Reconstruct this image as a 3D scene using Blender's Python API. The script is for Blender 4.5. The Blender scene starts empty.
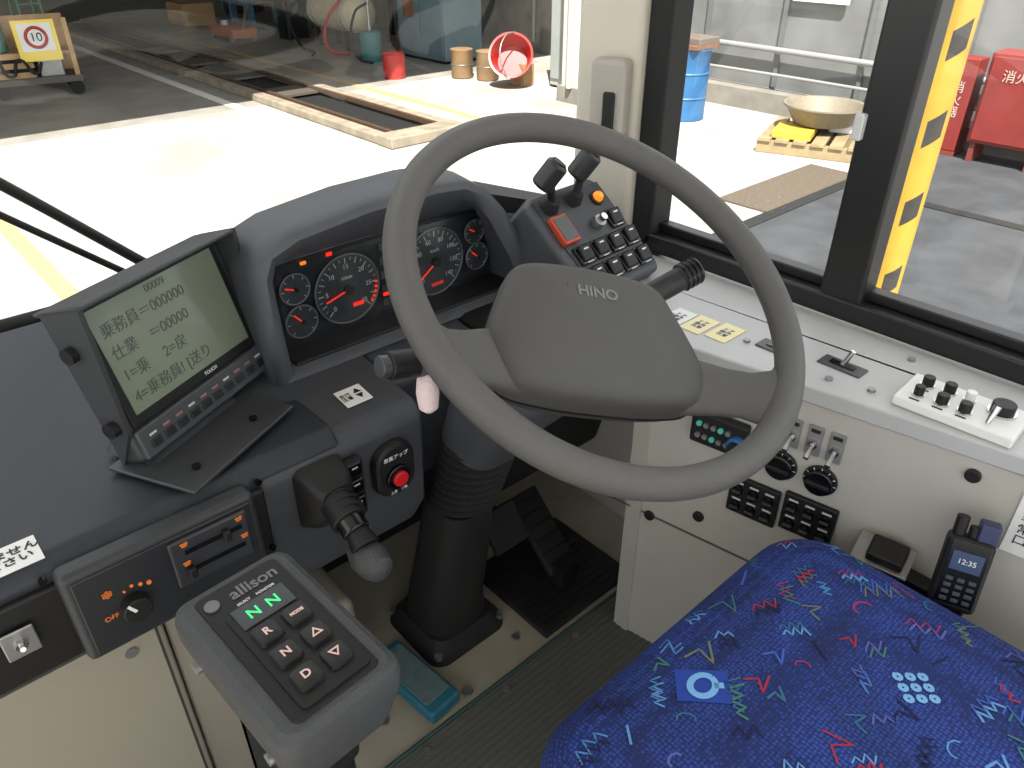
import bpy, bmesh, math, random
from mathutils import Vector, Matrix
random.seed(7)
scn=bpy.context.scene
try:
    scn.view_settings.view_transform='Standard'
except Exception: pass
def lin(v):
    v/=255.0
    return v/12.92 if v<=.04045 else ((v+.055)/1.055)**2.4
def rgb(r,g,b): return (lin(r),lin(g),lin(b),1)
MATS={}
def mat(name,col=None,rough=.5,metal=0,var=0,vscale=30,bump=0,bscale=200,emit=None,es=0,spec=.5):
    if name in MATS: return MATS[name]
    m=bpy.data.materials.new(name);m.use_nodes=True;nt=m.node_tree;b=nt.nodes["Principled BSDF"]
    c=rgb(*col);b.inputs["Base Color"].default_value=c
    b.inputs["Roughness"].default_value=rough;b.inputs["Metallic"].default_value=metal
    b.inputs["Specular IOR Level"].default_value=spec
    tc=nt.nodes.new("ShaderNodeTexCoord")
    if var>0:
        n=nt.nodes.new("ShaderNodeTexNoise");n.inputs["Scale"].default_value=vscale;n.inputs["Detail"].default_value=6
        nt.links.new(tc.outputs["Object"],n.inputs["Vector"])
        r=nt.nodes.new("ShaderNodeValToRGB")
        r.color_ramp.elements[0].position=.3;r.color_ramp.elements[1].position=.7
        r.color_ramp.elements[0].color=tuple(x*(1-var) for x in c[:3])+(1,)
        r.color_ramp.elements[1].color=tuple(min(1,x*(1+var)) for x in c[:3])+(1,)
        nt.links.new(n.outputs["Fac"],r.inputs["Fac"]);nt.links.new(r.outputs["Color"],b.inputs["Base Color"])
    if bump>0:
        n=nt.nodes.new("ShaderNodeTexNoise");n.inputs["Scale"].default_value=bscale;n.inputs["Detail"].default_value=3
        nt.links.new(tc.outputs["Object"],n.inputs["Vector"])
        bp=nt.nodes.new("ShaderNodeBump");bp.inputs["Strength"].default_value=bump;bp.inputs["Distance"].default_value=.002
        nt.links.new(n.outputs["Fac"],bp.inputs["Height"]);nt.links.new(bp.outputs["Normal"],b.inputs["Normal"])
    if emit:
        b.inputs["Emission Color"].default_value=rgb(*emit);b.inputs["Emission Strength"].default_value=es
    MATS[name]=m;return m
def glassmat(name,tint=(1,1,1,1),refl=.06,rough=.02):
    m=bpy.data.materials.new(name);m.use_nodes=True;nt=m.node_tree;nt.nodes.clear()
    o=nt.nodes.new("ShaderNodeOutputMaterial");mx=nt.nodes.new("ShaderNodeMixShader");t=nt.nodes.new("ShaderNodeBsdfTransparent");g=nt.nodes.new("ShaderNodeBsdfGlossy")
    g.inputs["Roughness"].default_value=rough;t.inputs["Color"].default_value=tint
    mx.inputs[0].default_value=refl
    nt.links.new(t.outputs[0],mx.inputs[1]);nt.links.new(g.outputs[0],mx.inputs[2]);nt.links.new(mx.outputs[0],o.inputs[0]);return m
def group(name):
    e=bpy.data.objects.new(name,None);e.empty_display_size=.1;scn.collection.objects.link(e);return e
def finish(me,name,m,parent=None,bevel=0,smooth=True,seg=3,sub=0,ang=35):
    o=bpy.data.objects.new(name,me);scn.collection.objects.link(o)
    if m: me.materials.append(m)
    if parent: o.parent=parent
    if smooth:
        for p in me.polygons:p.use_smooth=True
    if bevel>0:
        b=o.modifiers.new("bev","BEVEL");b.width=bevel;b.segments=seg;b.limit_method='ANGLE';b.angle_limit=math.radians(30);b.harden_normals=True
    elif sub>0:
        s=o.modifiers.new("sub","SUBSURF");s.levels=sub;s.render_levels=sub
    elif smooth: me.set_sharp_from_angle(angle=math.radians(ang))
    return o
def mk(name,verts,faces,m,parent=None,**k):
    me=bpy.data.meshes.new(name);me.from_pydata([tuple(v) for v in verts],[],faces);
    bm=bmesh.new();bm.from_mesh(me);bmesh.ops.recalc_face_normals(bm,faces=bm.faces);bm.to_mesh(me);bm.free()
    me.update();return finish(me,name,m,parent,**k)
I=Matrix.Identity(4)
def frame(o,x,y):
    x=Vector(x).normalized();y=Vector(y);z=x.cross(y).normalized();y=z.cross(x)
    M=Matrix((x,y,z)).transposed().to_4x4();M.translation=Vector(o);return M
def box(name,c,s,m,parent=None,M=I,bevel=0,rot=None,**k):
    R=Matrix.Identity(4) if rot is None else (Matrix.Rotation(rot[2],4,'Z')@Matrix.Rotation(rot[1],4,'Y')@Matrix.Rotation(rot[0],4,'X'))
    T=M@Matrix.Translation(Vector(c))@R
    v=[T@Vector((x*s[0]/2,y*s[1]/2,z*s[2]/2)) for x in(-1,1) for y in(-1,1) for z in(-1,1)]
    f=[(0,1,3,2),(4,6,7,5),(0,4,5,1),(2,3,7,6),(0,2,6,4),(1,5,7,3)]
    return mk(name,v,f,m,parent,bevel=bevel,smooth=bevel>0,**k)
def cyl(name,p0,p1,r0,m,parent=None,r1=None,M=I,n=32,bevel=0,**k):
    r1=r0 if r1 is None else r1
    p0=M@Vector(p0);p1=M@Vector(p1);d=(p1-p0).normalized()
    a=Vector((0,0,1)) if abs(d.z)<.9 else Vector((1,0,0));x=d.cross(a).normalized();y=d.cross(x)
    v=[];
    for p,r in((p0,r0),(p1,r1)):
        for i in range(n):
            t=2*math.pi*i/n;v.append(p+r*(math.cos(t)*x+math.sin(t)*y))
    f=[(i,(i+1)%n,n+(i+1)%n,n+i) for i in range(n)]+[tuple(range(n)),tuple(range(n,2*n))]
    return mk(name,v,f,m,parent,bevel=bevel,**k)
def loft(name,rings,m,parent=None,M=I,cap=True,closed=True,capends=(True,True),**k):
    n=len(rings[0]);v=[M@Vector(p) for r in rings for p in r];f=[]
    for j in range(len(rings)-1):
        for i in range(n if closed else n-1):
            a=j*n+i;b=j*n+(i+1)%n;f.append((a,b,b+n,a+n))
    if cap:
        if capends[0]:f.append(tuple(range(n)))
        if capends[1]:f.append(tuple(range((len(rings)-1)*n,len(rings)*n)))
    return mk(name,v,f,m,parent,**k)
def revolve(name,prof,m,parent=None,M=I,n=36,**k):
    return loft(name,[[(r*math.cos(2*math.pi*i/n),r*math.sin(2*math.pi*i/n),z) for i in range(n)] for r,z in prof],m,parent,M,**k)
def torus(name,R,r,m,parent=None,M=I,n=96,k=20,rz=None):
    rz=rz or r;v=[];f=[]
    for i in range(n):
        t=2*math.pi*i/n
        for j in range(k):
            s=2*math.pi*j/k;v.append(M@Vector(((R+r*math.cos(s))*math.cos(t),(R+r*math.cos(s))*math.sin(t),rz*math.sin(s))))
    for i in range(n):
        for j in range(k):
            f.append((i*k+j,((i+1)%n)*k+j,((i+1)%n)*k+(j+1)%k,i*k+(j+1)%k))
    return mk(name,v,f,m,parent,ang=80)
def tube(name,pts,r,m,parent=None,M=I,res=10,spline=True):
    cu=bpy.data.curves.new(name,'CURVE');cu.dimensions='3D';cu.bevel_depth=r;cu.bevel_resolution=4;cu.resolution_u=res;cu.use_fill_caps=True
    if spline and len(pts)>2:
        s=cu.splines.new('BEZIER');s.bezier_points.add(len(pts)-1)
        for b,p in zip(s.bezier_points,pts): b.co=M@Vector(p);b.handle_left_type=b.handle_right_type='AUTO'
    else:
        s=cu.splines.new('POLY');s.points.add(len(pts)-1)
        for b,p in zip(s.points,pts): b.co=(*(M@Vector(p)),1)
    cu.materials.append(m);o=bpy.data.objects.new(name,cu);scn.collection.objects.link(o)
    if parent:o.parent=parent
    return o
def extr(name,poly,z0,z1,m,parent=None,M=I,**k):
    return loft(name,[[(x,y,z0) for x,y in poly],[(x,y,z1) for x,y in poly]],m,parent,M,**k)
def rrect(w,h,r,n=5,cx=0,cy=0):
    o=[]
    for sx,sy,a0 in((1,1,0),(-1,1,90),(-1,-1,180),(1,-1,270)):
        for i in range(n+1):
            a=math.radians(a0+90*i/n);o.append((cx+sx*(w/2-r)+r*math.cos(a),cy+sy*(h/2-r)+r*math.sin(a)))
    return o
def text(body,M,size,m,parent,x=0,y=0,z=0,align='CENTER',ex=.0002,name=None,off=0):
    cu=bpy.data.curves.new(name or "lettering","FONT");cu.body=body;cu.size=size;cu.align_x=align;cu.align_y='CENTER';cu.extrude=ex;cu.offset=off
    cu.materials.append(m);o=bpy.data.objects.new(name or "lettering",cu);scn.collection.objects.link(o)
    o.matrix_world=M@Matrix.Translation((x,y,z));o.parent=parent;return o
def catmull(P,n=6):
    o=[];N=len(P)
    for i in range(N):
        p0,p1,p2,p3=[Vector(P[(i+k)%N]) for k in(-1,0,1,2)]
        for j in range(n):
            t=j/n;o.append(tuple(.5*((2*p1)+(p2-p0)*t+(2*p0-5*p1+4*p2-p3)*t*t+(3*p1-p0-3*p2+p3)*t**3)))
    return o
# ---------- materials
dash=mat("dash_plastic",(70,73,78),.55,var=.08,bump=.35,bscale=900)
deskm=mat("dash_desk_plastic",(29,33,41),.5,var=.08,bump=.3,bscale=900)
blk=mat("black_plastic",(21,21,22),.5,bump=.2,bscale=800,spec=.35)
blkg=mat("black_gloss",(10,11,13),.2)
rubber=mat("black_rubber",(18,18,19),.8,bump=.3,bscale=300)
wheelm=mat("wheel_vinyl",(78,77,75),.42,var=.05,bump=.5,bscale=1400)
hubm=mat("hub_plastic",(70,69,67),.5,var=.04,bump=.4,bscale=1600)
spokem=mat("spoke_plastic",(76,75,73),.45,var=.04,bump=.4,bscale=1600)
podm=mat("pod_plastic",(56,58,60),.5,var=.08,bump=.7,bscale=900)
beige=mat("beige_panel",(134,128,114),.55,var=.08,vscale=6)
floorm=mat("floor_paint",(152,146,131),.55,var=.14,vscale=9)
lgray=mat("light_gray_panel",(168,165,157),.45,var=.05,vscale=8,bump=.1)
ledgem=mat("ledge_paint",(172,173,173),.4,var=.04,vscale=8)
white=mat("white_plastic",(215,215,212),.4)
chrome=mat("chrome",(200,200,200),.2,1)
steel=mat("steel",(150,150,150),.4,.8,var=.1)
whitet=mat("white_print",(215,215,215),.6)
blkt=mat("black_print",(12,12,12),.6)
dimw=mat("dial_print",(170,173,173),.6,emit=(170,175,175),es=.08)
redl=mat("red_lamp",(210,30,15),.4,emit=(255,40,15),es=1.4)
redn=mat("needle_red",(200,50,30),.4,emit=(255,50,25),es=.7)
orgl=mat("orange_lamp",(240,125,20),.4,emit=(255,130,20),es=.9)
orgd=mat("orange_print",(205,115,45),.5,emit=(255,120,20),es=.15)
grnl=mat("green_lamp",(40,190,100),.4,emit=(60,240,130),es=1.0)
redp=mat("red_plastic",(165,36,30),.4)
yel=mat("yellow_paint",(215,178,40),.5,var=.1,vscale=4)
# ---------- camera
cam=bpy.data.cameras.new("camera");cam.sensor_width=36;cam.lens=36*760/1024;cam.clip_start=.02;cam.clip_end=200
co=bpy.data.objects.new("camera",cam);scn.collection.objects.link(co);co.location=(0,0,1.15)
co.rotation_euler=(math.radians(90-32),0,math.radians(-42));scn.camera=co
# ---------- lights
w=bpy.data.worlds.new("world");scn.world=w;w.use_nodes=True
bg=w.node_tree.nodes["Background"];bg.inputs[0].default_value=(.95,.97,1,1);bg.inputs[1].default_value=2.05
sun=bpy.data.lights.new("sun","SUN");sun.energy=14;sun.angle=.01;sun.color=(1,.96,.89)
so=bpy.data.objects.new("sun",sun);scn.collection.objects.link(so)
so.rotation_euler=Vector((-.38,-.42,.82)).to_track_quat('Z','Y').to_euler();so.location=(-5,-5,10)

# ================= BUS SHELL =================
box("floor",(-.07,.1,-.03),(2.34,2.3,.06),floorm,M=I)
fm=mat("ribbed_rubber",(88,88,85),.75,bump=.6,bscale=500,var=.1,vscale=60)
g=group("rubber_floor_mat")
box("mat_sheet",(.35,.02,.004),(1.25,1.24,.008),fm,g)
for i in range(100): box("rib",(.35,.632-i*.012,.0085),(1.25,.004,.002),mat("rib_rubber",(78,78,75),.8),g)
tube("edge_trim",[(-.27,.645,.006),(.99,.645,.006)],.004,mat("green_trim",(46,70,66),.5),g,spline=False)
for x in(.38,.55,.72):cyl("mat_rivet",(x,.625,.008),(x,.625,.012),.006,steel,g,n=12)
W=group("wall_right")
box("lower_skin",(1.075,.1,.15),(.07,2.0,.93),lgray,W)
box("wall_front",(-.1,1.27,.12),(2.2,.05,.95),blk)
extr("corner_skin",[(1.0,1.245),(1.06,1.1),(1.11,1.1),(1.05,1.295)],-.35,.64,blk,W)
box("ceiling",(0,.1,1.93),(2.5,2.5,.06),white)
g=group("pillar_front_right")
extr("pillar_body",[(1.02,.83),(1.1,.83),(1.12,.97),(1.08,1.0),(1.02,.965)],.60,1.9,mat("pillar_beige",(190,184,170),.5,var=.04,vscale=6),g,bevel=.012)
extr("pillar_seal",[(1.035,.785),(1.09,.785),(1.09,.83),(1.035,.83)],.60,1.9,rubber,g,bevel=.006)
tp=mat("taupe_plastic",(160,155,145),.5)
box("speaker_case",(1.0,.868,.885),(.04,.062,.125),tp,g,bevel=.010,rot=(0,0,.3))
box("speaker_slot",(.982,.855,.868),(.012,.020,.062),blk,g,bevel=.004,rot=(0,0,.3))
g=group("window_1")
fr=mat("window_frame_black",(20,20,22),.4)
box("bottom_rail",(1.06,-.05,.648),(.05,1.70,.032),fr,g,bevel=.005)
box("rail_upper",(1.07,-.05,.672),(.025,1.70,.016),fr,g,bevel=.003)
box("top_rail",(1.06,-.05,1.80),(.05,1.70,.04),fr,g)
box("mullion",(1.062,.434,1.22),(.045,.065,1.16),fr,g,bevel=.006)
box("mullion_slider",(1.05,.425,1.22),(.02,.028,1.14),mat("frame_gray",(48,48,50),.4),g,bevel=.003)
box("latch",(1.036,.462,.905),(.012,.014,.035),mat("latch_gray",(190,190,190),.4),g,bevel=.003)
gl=glassmat("clear_glass",(.97,.98,.98,1),.05)
mk("pane",[(1.075,-.9,.66),(1.075,.80,.66),(1.075,.80,1.8),(1.075,-.9,1.8)],[(0,1,2,3)],gl,g,smooth=False)
g=group("window_2")
path=[(-1.2,1.27),(-.6,1.29),(0,1.29),(.5,1.28),(.8,1.25),(.95,1.18),(1.04,1.08),(1.07,1.0)]
loft("windshield",[[(x,y,.60),(x*.99,y-.04,1.9)] for x,y in path],glassmat("windshield_glass",(.98,.99,.99,1),.03),g,cap=False,closed=False)
tube("windshield_seal",[(x,y,.605) for x,y in path],.014,rubber,g)
g=group("windshield_wiper")
tube("arm",[(.38,1.31,.60),(.166,1.33,.82),(-.15,1.34,1.13)],.009,blk,g)
tube("blade_arm",[(.34,1.33,.60),(.12,1.35,.80),(-.20,1.36,1.09)],.006,blk,g)
cyl("pivot",(.40,1.30,.585),(.40,1.34,.60),.02,blk,g)

# ================= DASHBOARD =================
D=group("dashboard")
YZ=Matrix(((0,0,1,0),(1,0,0,0),(0,1,0,0),(0,0,0,1)))
extr("desk",[(.705,.485),(.697,.598),(.712,.615),(1.245,.62),(1.245,.45),(.9,.45)],-1.15,.345,deskm,D,M=YZ,bevel=.006)
extr("fascia_strip",[(.694,.485),(.690,.588),(.71,.588),(.71,.485)],-1.15,.24,blk,D,M=YZ,bevel=.004)
lowd=mat("dash_lower_plastic",(56,58,63),.55,var=.08,bump=.35,bscale=900)
extr("knee_panel",[(.735,.38),(.70,.44),(.692,.59),(.712,.606),(.90,.628),(1.245,.63),(1.245,.38)],.235,.468,lowd,D,M=YZ,bevel=.01)
extr("knee_panel_center",[(.83,.36),(.79,.44),(.775,.585),(.80,.61),(.90,.628),(1.245,.63),(1.245,.36)],.468,.64,lowd,D,M=YZ,bevel=.008)
extr("knee_panel_right",[(.76,.30),(.72,.44),(.705,.585),(.73,.61),(.90,.63),(1.2,.63),(1.2,.30)],.64,.90,blk,D,M=YZ,bevel=.008)
def XZ(P,y): return [(x,y,z) for x,z in P]
outer=[(.335,.615),(.332,.70),(.335,.775),(.35,.803),(.39,.818),(.50,.830),(.61,.832),(.665,.826),(.70,.808),(.735,.77),(.785,.69),(.825,.615)]
inner=[(.362,.625),(.358,.70),(.356,.760),(.364,.782),(.40,.795),(.50,.806),(.61,.807),(.65,.804),(.68,.790),(.707,.756),(.745,.69),(.776,.625)]
face=[(.385,.628),(.384,.70),(.384,.742),(.390,.75),(.41,.752),(.50,.754),(.61,.754),(.70,.752),(.735,.748),(.745,.73),(.757,.69),(.768,.628)]
back=[(.37,.61),(.37,.63),(.37,.655),(.38,.66),(.40,.665),(.50,.67),(.61,.67),(.66,.67),(.70,.665),(.735,.655),(.78,.64),(.82,.61)]
mid=[(.33,.612),(.325,.70),(.33,.77),(.345,.80),(.39,.816),(.50,.828),(.61,.830),(.67,.825),(.715,.806),(.76,.765),(.81,.69),(.845,.612)]
R_=[XZ(back,1.22)]
mid2=[((a[0]+b[0])/2,(a[1]*.6+b[1]*.4)) for a,b in zip(mid,back)]
R_+= [XZ(mid2,1.02),XZ(mid,.93),XZ(outer,.86),[(x,.835,z-.003) for x,z in outer],[(x*.5+a*.5,.828,z*.5+c*.5) for (x,z),(a,c) in zip(outer,inner)],XZ(inner,.836),XZ(face,.905)]
loft("binnacle",R_,dash,D,cap=False,ang=60)
mk("cluster_face",[(x,.903,z) for x,z in face],[tuple(range(len(face)))],mat("cluster_black",(30,34,38),.25),D)
mk("cluster_lens",[(x,.888,z) for x,z in face],[tuple(range(len(face)))],glassmat("cluster_lens",(.95,.96,.96,1),.12,.12),D)
CF=frame((0,.901,0),(1,0,0),(0,0,1))
box("cluster_sill",(.575,.875,.626),(.40,.05,.008),blk,D,bevel=.003)
dialm=mat("dial_face",(46,51,56),.4)
ringm=mat("dial_ring",(120,122,125),.3,.6)
def gauge(cx,cz,r,lab,a0=225,a1=-45,n=12,ndl=200,num=None,small=False):
    cyl("dial",(cx,cz,0),(cx,cz,.003),r,dialm,D,M=CF,n=48)
    torus("dial_rim",r,.0012,ringm,D,M=CF@Matrix.Translation((cx,cz,.003)),n=48,k=8)
    for i in range(n*(1 if small else 2)+1):
        k=n*(1 if small else 2);a=math.radians(a0+(a1-a0)*i/k);major=small or i%2==0
        L=r*(.16 if major else .09);rr=r*.92-L/2
        box("tick",(cx+rr*math.cos(a),cz+rr*math.sin(a),.0036),(L,.0012 if major else .0007,.0006),dimw,D,M=CF,rot=(0,0,a))
    if num:
        for i,t in enumerate(num):
            a=math.radians(a0+(a1-a0)*i/(len(num)-1))
            text(t,CF,r*.19,dimw,D,cx+r*.66*math.cos(a),cz+r*.66*math.sin(a),.0038)
    a=math.radians(ndl)
    box("needle",(cx+r*.35*math.cos(a),cz+r*.35*math.sin(a),.006),(r*.8,.002,.001),redn,D,M=CF,rot=(0,0,a))
    cyl("needle_cap",(cx,cz,.003),(cx,cz,.009),r*.14,blk,D,M=CF)
    if lab:text(lab,CF,r*.16,dimw,D,cx,cz+r*.35,.0038)
gauge(.492,.688,.052,"r/min",num=[str(i) for i in range(0,31,5)],ndl=195)
gauge(.648,.686,.054,"km/h",num=[str(i) for i in range(0,141,20)],ndl=215)
gauge(.412,.712,.022,None,small=True,n=6,ndl=160)
gauge(.415,.662,.024,None,small=True,n=6,ndl=130)
gauge(.728,.715,.019,None,small=True,n=6,ndl=150)
gauge(.732,.672,.022,None,small=True,n=6,ndl=140)
for i in range(5):
    a=math.radians(-2-i*9);text("●",CF,.006,redn,D,.492+.047*math.cos(a),.688+.047*math.sin(a),.0045)
for x,z,c in[(.47,.747,redl),(.565,.72,redl),(.57,.70,redl),(.60,.745,orgl),(.555,.66,redl),(.585,.675,grnl),(.43,.745,orgl),(.568,.742,redl)]:
    box("tell_tale",(x,z,.002),(.009,.005,.002),c,D,M=CF,bevel=.001)
for i in range(14): box("tell_tale_dark",(.555+(i%3)*.013,.735-(i//3)*.022,.0015),(.010,.012,.001),mat("tell_dark",(50,54,58),.5),D,M=CF)
text("8888",CF,.009,redl,D,.505,.662,.006);text("120345",CF,.008,redn,D,.648,.65,.006)
SH=frame((.402,.755,.6125),(1,0,0),(0,1,.13))
box("warning_label",(0,0,.001),(.038,.036,.001),white,D,M=SH,bevel=.002);text("▲\n▼",SH,.012,blkt,D,.008,0,.002);text("走行\n注意",SH,.008,blkt,D,-.010,0,.002)
FF=frame((0,.692,0),(1,0,0),(0,0,1))
CP=frame((0,.692,.006),(1,0,0),(0,0,1))
box("climate_panel",(.12,.545,.012),(.20,.118,.028),mat("climate_plastic",(40,42,46),.5,bump=.2),D,M=CP,bevel=.008)
box("climate_face",(.12,.545,.0265),(.182,.10,.003),mat("climate_face",(32,34,38),.4),D,M=CP,bevel=.003)
box("climate_raised",(.162,.56,.030),(.085,.062,.006),mat("climate_raise",(42,44,49),.45),D,M=CP,bevel=.003)
for z in(.574,.549):
    box("slider_slot",(.165,z,.0335),(.062,.005,.002),blkg,D,M=CP)
    box("slider_knob",(.178 if z>.56 else .135,z,.037),(.008,.014,.010),blk,D,M=CP,bevel=.002)
cyl("fan_knob",(.075,.538,.026),(.075,.538,.042),.0145,blk,D,M=CP,bevel=.002)
box("knob_mark",(.07,.545,.0425),(.003,.012,.001),whitet,D,M=CP,rot=(0,0,.5))
text("OFF",CP,.008,orgd,D,.052,.535,.029);text("❄",CP,.010,orgd,D,.055,.565,.029)
for i in range(4): cyl("fan_dot",(.070+i*.008,.562-abs(i-1)*.003,.028),(.070+i*.008,.562-abs(i-1)*.003,.0295),.0013+.0004*i,orgd,D,M=CP,n=12)
for x,z in[(.135,.586),(.195,.586),(.133,.561),(.197,.561)]:
    box("icon",(x,z,.0335),(.008,.0015,.001),orgd,D,M=CP);box("icon",(x,z-.003,.0335),(.006,.0015,.001),orgd,D,M=CP);box("icon",(x+.002,z-.001,.0335),(.0015,.005,.001),orgd,D,M=CP)
LB=frame((-.012,.722,.6165),(1,0,0),(0,1,0))
box("notice_label",(0,0,.0005),(.068,.042,.001),white,D,M=LB);text("かけません\nください",LB,.014,blkt,D,0,0,.0015,off=.0002)
box("toggle_plate",(-.025,.545,.006),(.030,.034,.003),steel,D,M=FF,bevel=.002);cyl("toggle_nut",(-.025,.545,.006),(-.025,.545,.012),.006,chrome,D,M=FF,n=6);cyl("toggle",(-.025,.545,.006),(-.025,.55,.022),.0025,chrome,D,M=FF)
for x,z in[(.012,.60),(.235,.60),(.235,.50)]: cyl("screw",(x,z,.0),(x,z,.004),.004,blkg,D,M=FF)
box("switch_column",(.348,.532,.006),(.03,.09,.014),blk,D,M=FF,bevel=.004)
for z in(.512,.54,.566): box("rocker",(.348,z,.015),(.022,.022,.006),blkg,D,M=FF,bevel=.003);box("rocker_mark",(.348,z+.004,.0185),(.008,.002,.0005),dimw,D,M=FF)
loft("hazard_unit",[[(x,y,0)for x,y in rrect(.062,.084,.028,8,.410,.530)],[(x,y,.010)for x,y in rrect(.058,.080,.026,8,.410,.530)],[(x,y,.013)for x,y in rrect(.050,.072,.022,8,.410,.530)]],blk,D,M=FF)
cyl("unit_ring",(.410,.522,.011),(.410,.522,.019),.018,blkg,D,M=FF,bevel=.002)
cyl("red_button",(.410,.522,.018),(.410,.522,.024),.011,mat("red_button",(160,26,34),.35,emit=(220,20,20),es=.15),D,M=FF,bevel=.002)
text("車高アップ",FF,.0075,whitet,D,.410,.553,.0135);text("上昇   下降",FF,.0055,whitet,D,.410,.498,.0135)
g=group("parking_brake_lever")
loft("housing",[[(x,y,-.0)for x,y in rrect(.066,.09,.012,cx=.308,cy=.545)],[(x,y,.03)for x,y in rrect(.056,.07,.012,cx=.308,cy=.552)],[(x,y,.045)for x,y in rrect(.04,.045,.012,cx=.308,cy=.555)]],blk,g,M=FF)
cyl("collar",(.308,.67,.56),(.305,.62,.545),.021,blk,g,bevel=.003)
for i in range(4):cyl("collar_ring",(.308,.665-i*.011,.558-i*.0033),(.308,.662-i*.011,.557-i*.0033),.0225,rubber,g)
cyl("ball_joint",(.305,.625,.547),(.305,.605,.538),.017,blkg,g,bevel=.004)
cyl("grip_neck",(.305,.61,.54),(.304,.588,.528),.013,blk,g,r1=.018,bevel=.002)
revolve("grip",[(.004,-.030),(.015,-.028),(.021,-.012),(.0205,.006),(.016,.02),(.006,.026)],mat("grip_gray",(62,63,64),.3,bump=1,bscale=450),g,M=frame((.303,.578,.516),(1,0,0),(0,.5,.85))@Matrix.Rotation(math.radians(30),4,'X'))
# switch pod
SP=frame((.803,.700,.657),(.16,.010,0),(-.04,.118,.105))
ptop=[(-.012,-.01),(.155,-.012),(.162,.0),(.148,.165),(.135,.178),(-.012,.178),(-.030,.165),(-.02,.0)]
loft("switch_pod",[[(x,y,-.10) for x,y in ptop],[(x,y,-.006) for x,y in ptop],[((x-.075)*.96+.075,(y-.085)*.96+.085,0) for x,y in ptop]],dash,D,M=SP,bevel=.004)
extr("switch_face",[(.0,.002),(.153,.0),(.142,.165),(-.015,.166)],.0,.002,mat("switch_face",(50,53,56),.5),D,M=SP)
for r in range(3):
    for c in range(4 if r<2 else 1):
        x=.019+c*.038;y=.020+r*.038
        if r==2:x=.126
        box("rocker_bezel",(x,y,.004),(.034,.033,.006),blkg,D,M=SP,bevel=.003)
        box("rocker",(x,y+.001,.009),(.026,.026,.007),blk,D,M=SP,bevel=.003,rot=(.18,0,0));box("rocker_mark",(x,y+.006,.0135),(.010,.0025,.0006),whitet,D,M=SP,rot=(.18,0,0));box("bezel_mark",(x,y-.0145,.0075),(.014,.002,.0006),dimw,D,M=SP)
cyl("dial_switch",(.085,.098,.0),(.085,.098,.014),.011,steel,D,M=SP,bevel=.002);cyl("dial_knob",(.085,.098,.012),(.085,.098,.024),.006,chrome,D,M=SP)
cyl("orange_lamp_base",(.118,.138,0),(.118,.138,.006),.013,blk,D,M=SP,bevel=.002)
revolve("orange_lamp",[(.009,.006),(.0085,.010),(.006,.014),(.001,.015)],orgl,D,M=SP@Matrix.Translation((.118,.138,0)))
box("clock_bezel",(.008,.106,.006),(.036,.050,.012),mat("orange_red",(180,66,38),.4),D,M=SP,bevel=.003);box("clock_screen",(.008,.106,.0125),(.028,.040,.001),mat("clock_lcd",(60,64,60),.3),D,M=SP)
levm=mat("lever_black",(30,32,34),.4)
for x,y,tx in[(.012,.150,-.014),(.068,.150,.008)]:
    loft("lever_boot",[[(x+a,y+b,.0) for a,b in rrect(.032,.03,.01)],[(x+a,y+b,.02) for a,b in rrect(.018,.018,.007)]],rubber,D,M=SP)
    p=SP@Vector((x,y,.012));q=p+Vector((tx,-.008,.050))
    cyl("lever_stem",p,q,.0065,blk,D)
    sd=Vector((.45,-.40,.80)).normalized()
    cyl("lever_head",q-sd*.024,q+sd*.022,.0175,levm,D,bevel=.006);cyl("lever_head_cap",q+sd*.021,q+sd*.024,.012,blkg,D)

# ================= MONITOR =================
g=group("fare_system_monitor")
fx=Vector((math.cos(math.radians(27)),math.sin(math.radians(27)),0))
nrm=Vector((math.sin(math.radians(27)),-math.cos(math.radians(27)),0))
upv=(Vector((0,0,1))-nrm*.28).normalized()
MM=frame(Vector((.232,.842,.737)),fx,upv)
mcase=mat("monitor_case",(50,52,54),.42,bump=.2,bscale=900)
box("case",(.002,-.018,-.022),(.232,.188,.04),mcase,g,M=MM,bevel=.008)
extr("hood_top",[(-.118,.072),(.122,.072),(.122,.077),(-.118,.077)],-.04,.030,mcase,g,M=MM,bevel=.002)
for sx,nm in((-1,"hood_left"),(1,"hood_right")):
    x=.002+sx*.117
    mk(nm,[MM@Vector(v) for v in[(x-.003,.077,.030),(x-.003,.077,-.03),(x-.003,-.11,-.03),(x-.003,-.070,.004),(x+.003,.077,.030),(x+.003,.077,-.03),(x+.003,-.11,-.03),(x+.003,-.070,.004)]],[(0,1,2,3),(4,5,6,7),(0,4,5,1),(1,5,6,2),(2,6,7,3),(3,7,4,0)],mcase,g,smooth=False)
box("bezel",(0,0,-.001),(.212,.142,.004),blk,g,M=MM,bevel=.003)
scr=mat("lcd_screen",(110,119,102),.2,emit=(150,158,148),es=.01,var=.12,vscale=9)
box("screen",(0,.003,.0015),(.192,.122,.001),scr,g,M=MM)
lcd=mat("lcd_text",(66,74,66),.5)
for i,t in enumerate(["乗務員＝000000","仕業　＝00000","1=乗　 2=戻","4=乗務員! [送り"]): text(t,MM,.0175,lcd,g,-.088,.036-i*.026,.0022,align='LEFT')
text("00009",MM,.012,lcd,g,.0,.056,.0022)
barm=mat("bar_gray",(60,62,65),.45)
box("button_bar",(.002,-.090,.002),(.226,.036,.008),barm,g,M=MM,bevel=.003)
for i in range(10):
    box("key",(-.092+i*.0205,-.094,.0065),(.015,.010,.003),mat("key_gray",(30,31,33),.35),g,M=MM,bevel=.001)
    box("key_print",(-.092+i*.0205,-.0835,.0062),(.010,.0025,.0005),mat("key_red",(150,100,92),.5) if i%3 else dimw,g,M=MM)
text("TOUCH",MM,.006,whitet,g,.02,-.0655,.0012)
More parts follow.
